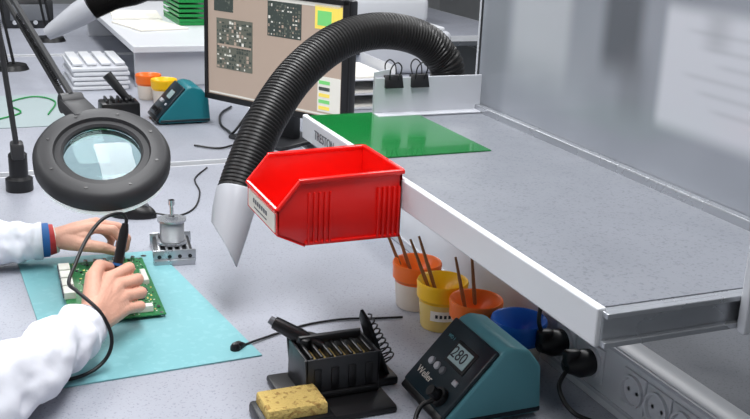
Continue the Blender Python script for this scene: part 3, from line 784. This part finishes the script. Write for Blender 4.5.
for yy in (3.75,5.1): b.box((0.80,yy,0.816),(0.38,0.02,0.132),'lgrey',0.003)
b.done(smooth=False)
b=B('paper_stack')
b.box((0.76,4.25,0.911),(0.21,0.297,0.006),'label',rot=Matrix.Rotation(0.25,3,'Z')); b.box((0.76,4.6,0.912),(0.21,0.297,0.008),'label',rot=Matrix.Rotation(-0.1,3,'Z')); b.done(smooth=False)
b=B('green_tray_stack')
for i in range(6):
    b.box((0.94,4.42,0.925+i*0.020),(0.11,0.34,0.004),'greenbin',0.001)
    b.box((0.886,4.42,0.929+i*0.020),(0.004,0.34,0.012),'greenbin',0.001)
    b.box((0.94,4.25,0.929+i*0.020),(0.11,0.004,0.012),'greenbin',0.001)
b.box((0.94,4.42,0.915),(0.11,0.34,0.014),'greenbin',0.001)
b.done(smooth=False)
# second extraction arm reaching in over the next bench
b=B('fume_extraction_hose')
n0=Vector((0.225,2.745,1.088)); n1=Vector((0.334,2.72,1.160))
b.tube([n0,n0.lerp(n1,0.15),n0.lerp(n1,0.75),n1],[0.016,0.021,0.032,0.033],'nozzle',28)
sp2=spline([n1,(0.395,2.71,1.188),(0.46,2.71,1.205),(0.53,2.73,1.25),(0.575,2.77,1.40),(0.58,2.80,1.8),(0.58,2.80,2.98)],50)
b.tube(sp2,[0.034 if i%2 else 0.031 for i in range(len(sp2))],'rubber',20)
b.done(angle=60)
def desk_lamp(x,y,hx,hy):
    b=B('desk_lamp'); bp=Vector((x,y,Z))
    b.lathe([(0.0001,0.02),(0.06,0.02),(0.07,0.0005)],bp,'black',seg=28)
    for dx in (-0.012,0.012):
        b.tube([bp+Vector((dx,0,0.02)),bp+Vector((dx-0.05,0.05,0.36)),bp+Vector((dx+hx,hy,0.50))],0.006,'black',8)
    b.lathe([(0.02,0.05),(0.03,0.04),(0.07,-0.03),(0.066,-0.03),(0.0001,0.04)],bp+Vector((hx,hy-0.03,0.47)),'black',seg=28)
    b.done()
desk_lamp(0.20,4.20,0.03,-0.12)
desk_lamp(0.42,4.95,0.12,-0.10)
b=B('equipment_cabinet'); b.box((0.36,5.55,Z+0.07),(0.24,0.30,0.14),'dgrey',0.008); b.box((0.36,5.395,Z+0.08),(0.18,0.008,0.08),'mgrey',0.002)
for i in range(3): b.lathe([(0.0001,0.012),(0.010,0.012),(0.012,0)],(0.29+i*0.05,5.398,Z+0.03),'lgrey',axis=(0,-1,0),seg=14)
b.done()
# things on opposite row
b=B('printer')
b.box((1.75,4.02,Z+0.09),(0.42,0.42,0.18),'lgrey',0.03,seg=4)
b.box((1.75,4.00,Z+0.185),(0.36,0.34,0.02),'white',0.01)
b.box((1.53,3.98,Z+0.10),(0.03,0.3,0.03),'dgrey',0.004)
b.done()
b=B('equipment_cabinet'); b.box((1.35,4.05,Z+0.10),(0.26,0.3,0.20),'bluelite',0.01); b.box((1.22,3.95,Z+0.12),(0.02,0.10,0.08),'dgrey',0.003)
for i in range(3): b.lathe([(0.0001,0.012),(0.012,0.012),(0.014,0)],(1.28+i*0.05,3.90,Z+0.06),'black',axis=(0,-1,0),seg=14)
b.box((1.35,3.897,Z+0.135),(0.14,0.006,0.06),'panel',0.001)
b.done()
b=B('document_tray')
for i in range(3):
    b.box((1.30,3.35,Z+0.004+i*0.05),(0.25,0.33,0.005),'lgrey',0.001); b.box((1.30,3.35,Z+0.010+i*0.05),(0.21,0.29,0.008),'label')
    for xx in (1.178,1.422): b.box((xx,3.35,Z+0.025+i*0.05),(0.005,0.33,0.048),'lgrey',0.001)
b.done(smooth=False)
bench(1.6,3.0,4.9,6.6,k='bench',name='workbench')
b=B('printer'); b.box((2.3,5.6,Z+0.08),(0.6,0.45,0.16),'white',0.04,seg=4); b.box((2.3,5.5,Z+0.165),(0.45,0.25,0.02),'dgrey',0.008); b.done()
# ---------------------------------------------------------------- lights
def area(x,y,z,sx,sy,p,col=(0.985,0.99,1.0)):
    b=B('ceiling_lamp'); b.box((x,y,z+0.045),(sx+0.04,sy+0.04,0.06),'white',0.01); b.done(smooth=False)
    l=bpy.data.lights.new('ceiling_light','AREA'); l.shape='RECTANGLE'; l.size=sx; l.size_y=sy; l.energy=p; l.color=col
    o=bpy.data.objects.new('ceiling_light',l); scene.collection.objects.link(o); o.location=(x,y,z)
area(0.45,1.3,2.93,0.45,2.4,72)
area(0.3,4.6,2.93,0.5,2.6,54)
area(2.4,3.2,2.93,0.5,4.0,56)
area(-1.3,2.0,2.93,0.5,3.0,40)
w=bpy.data.worlds.new('world'); scene.world=w; w.use_nodes=True
w.node_tree.nodes['Background'].inputs[0].default_value=(0.85,0.9,1,1); w.node_tree.nodes['Background'].inputs[1].default_value=0.5
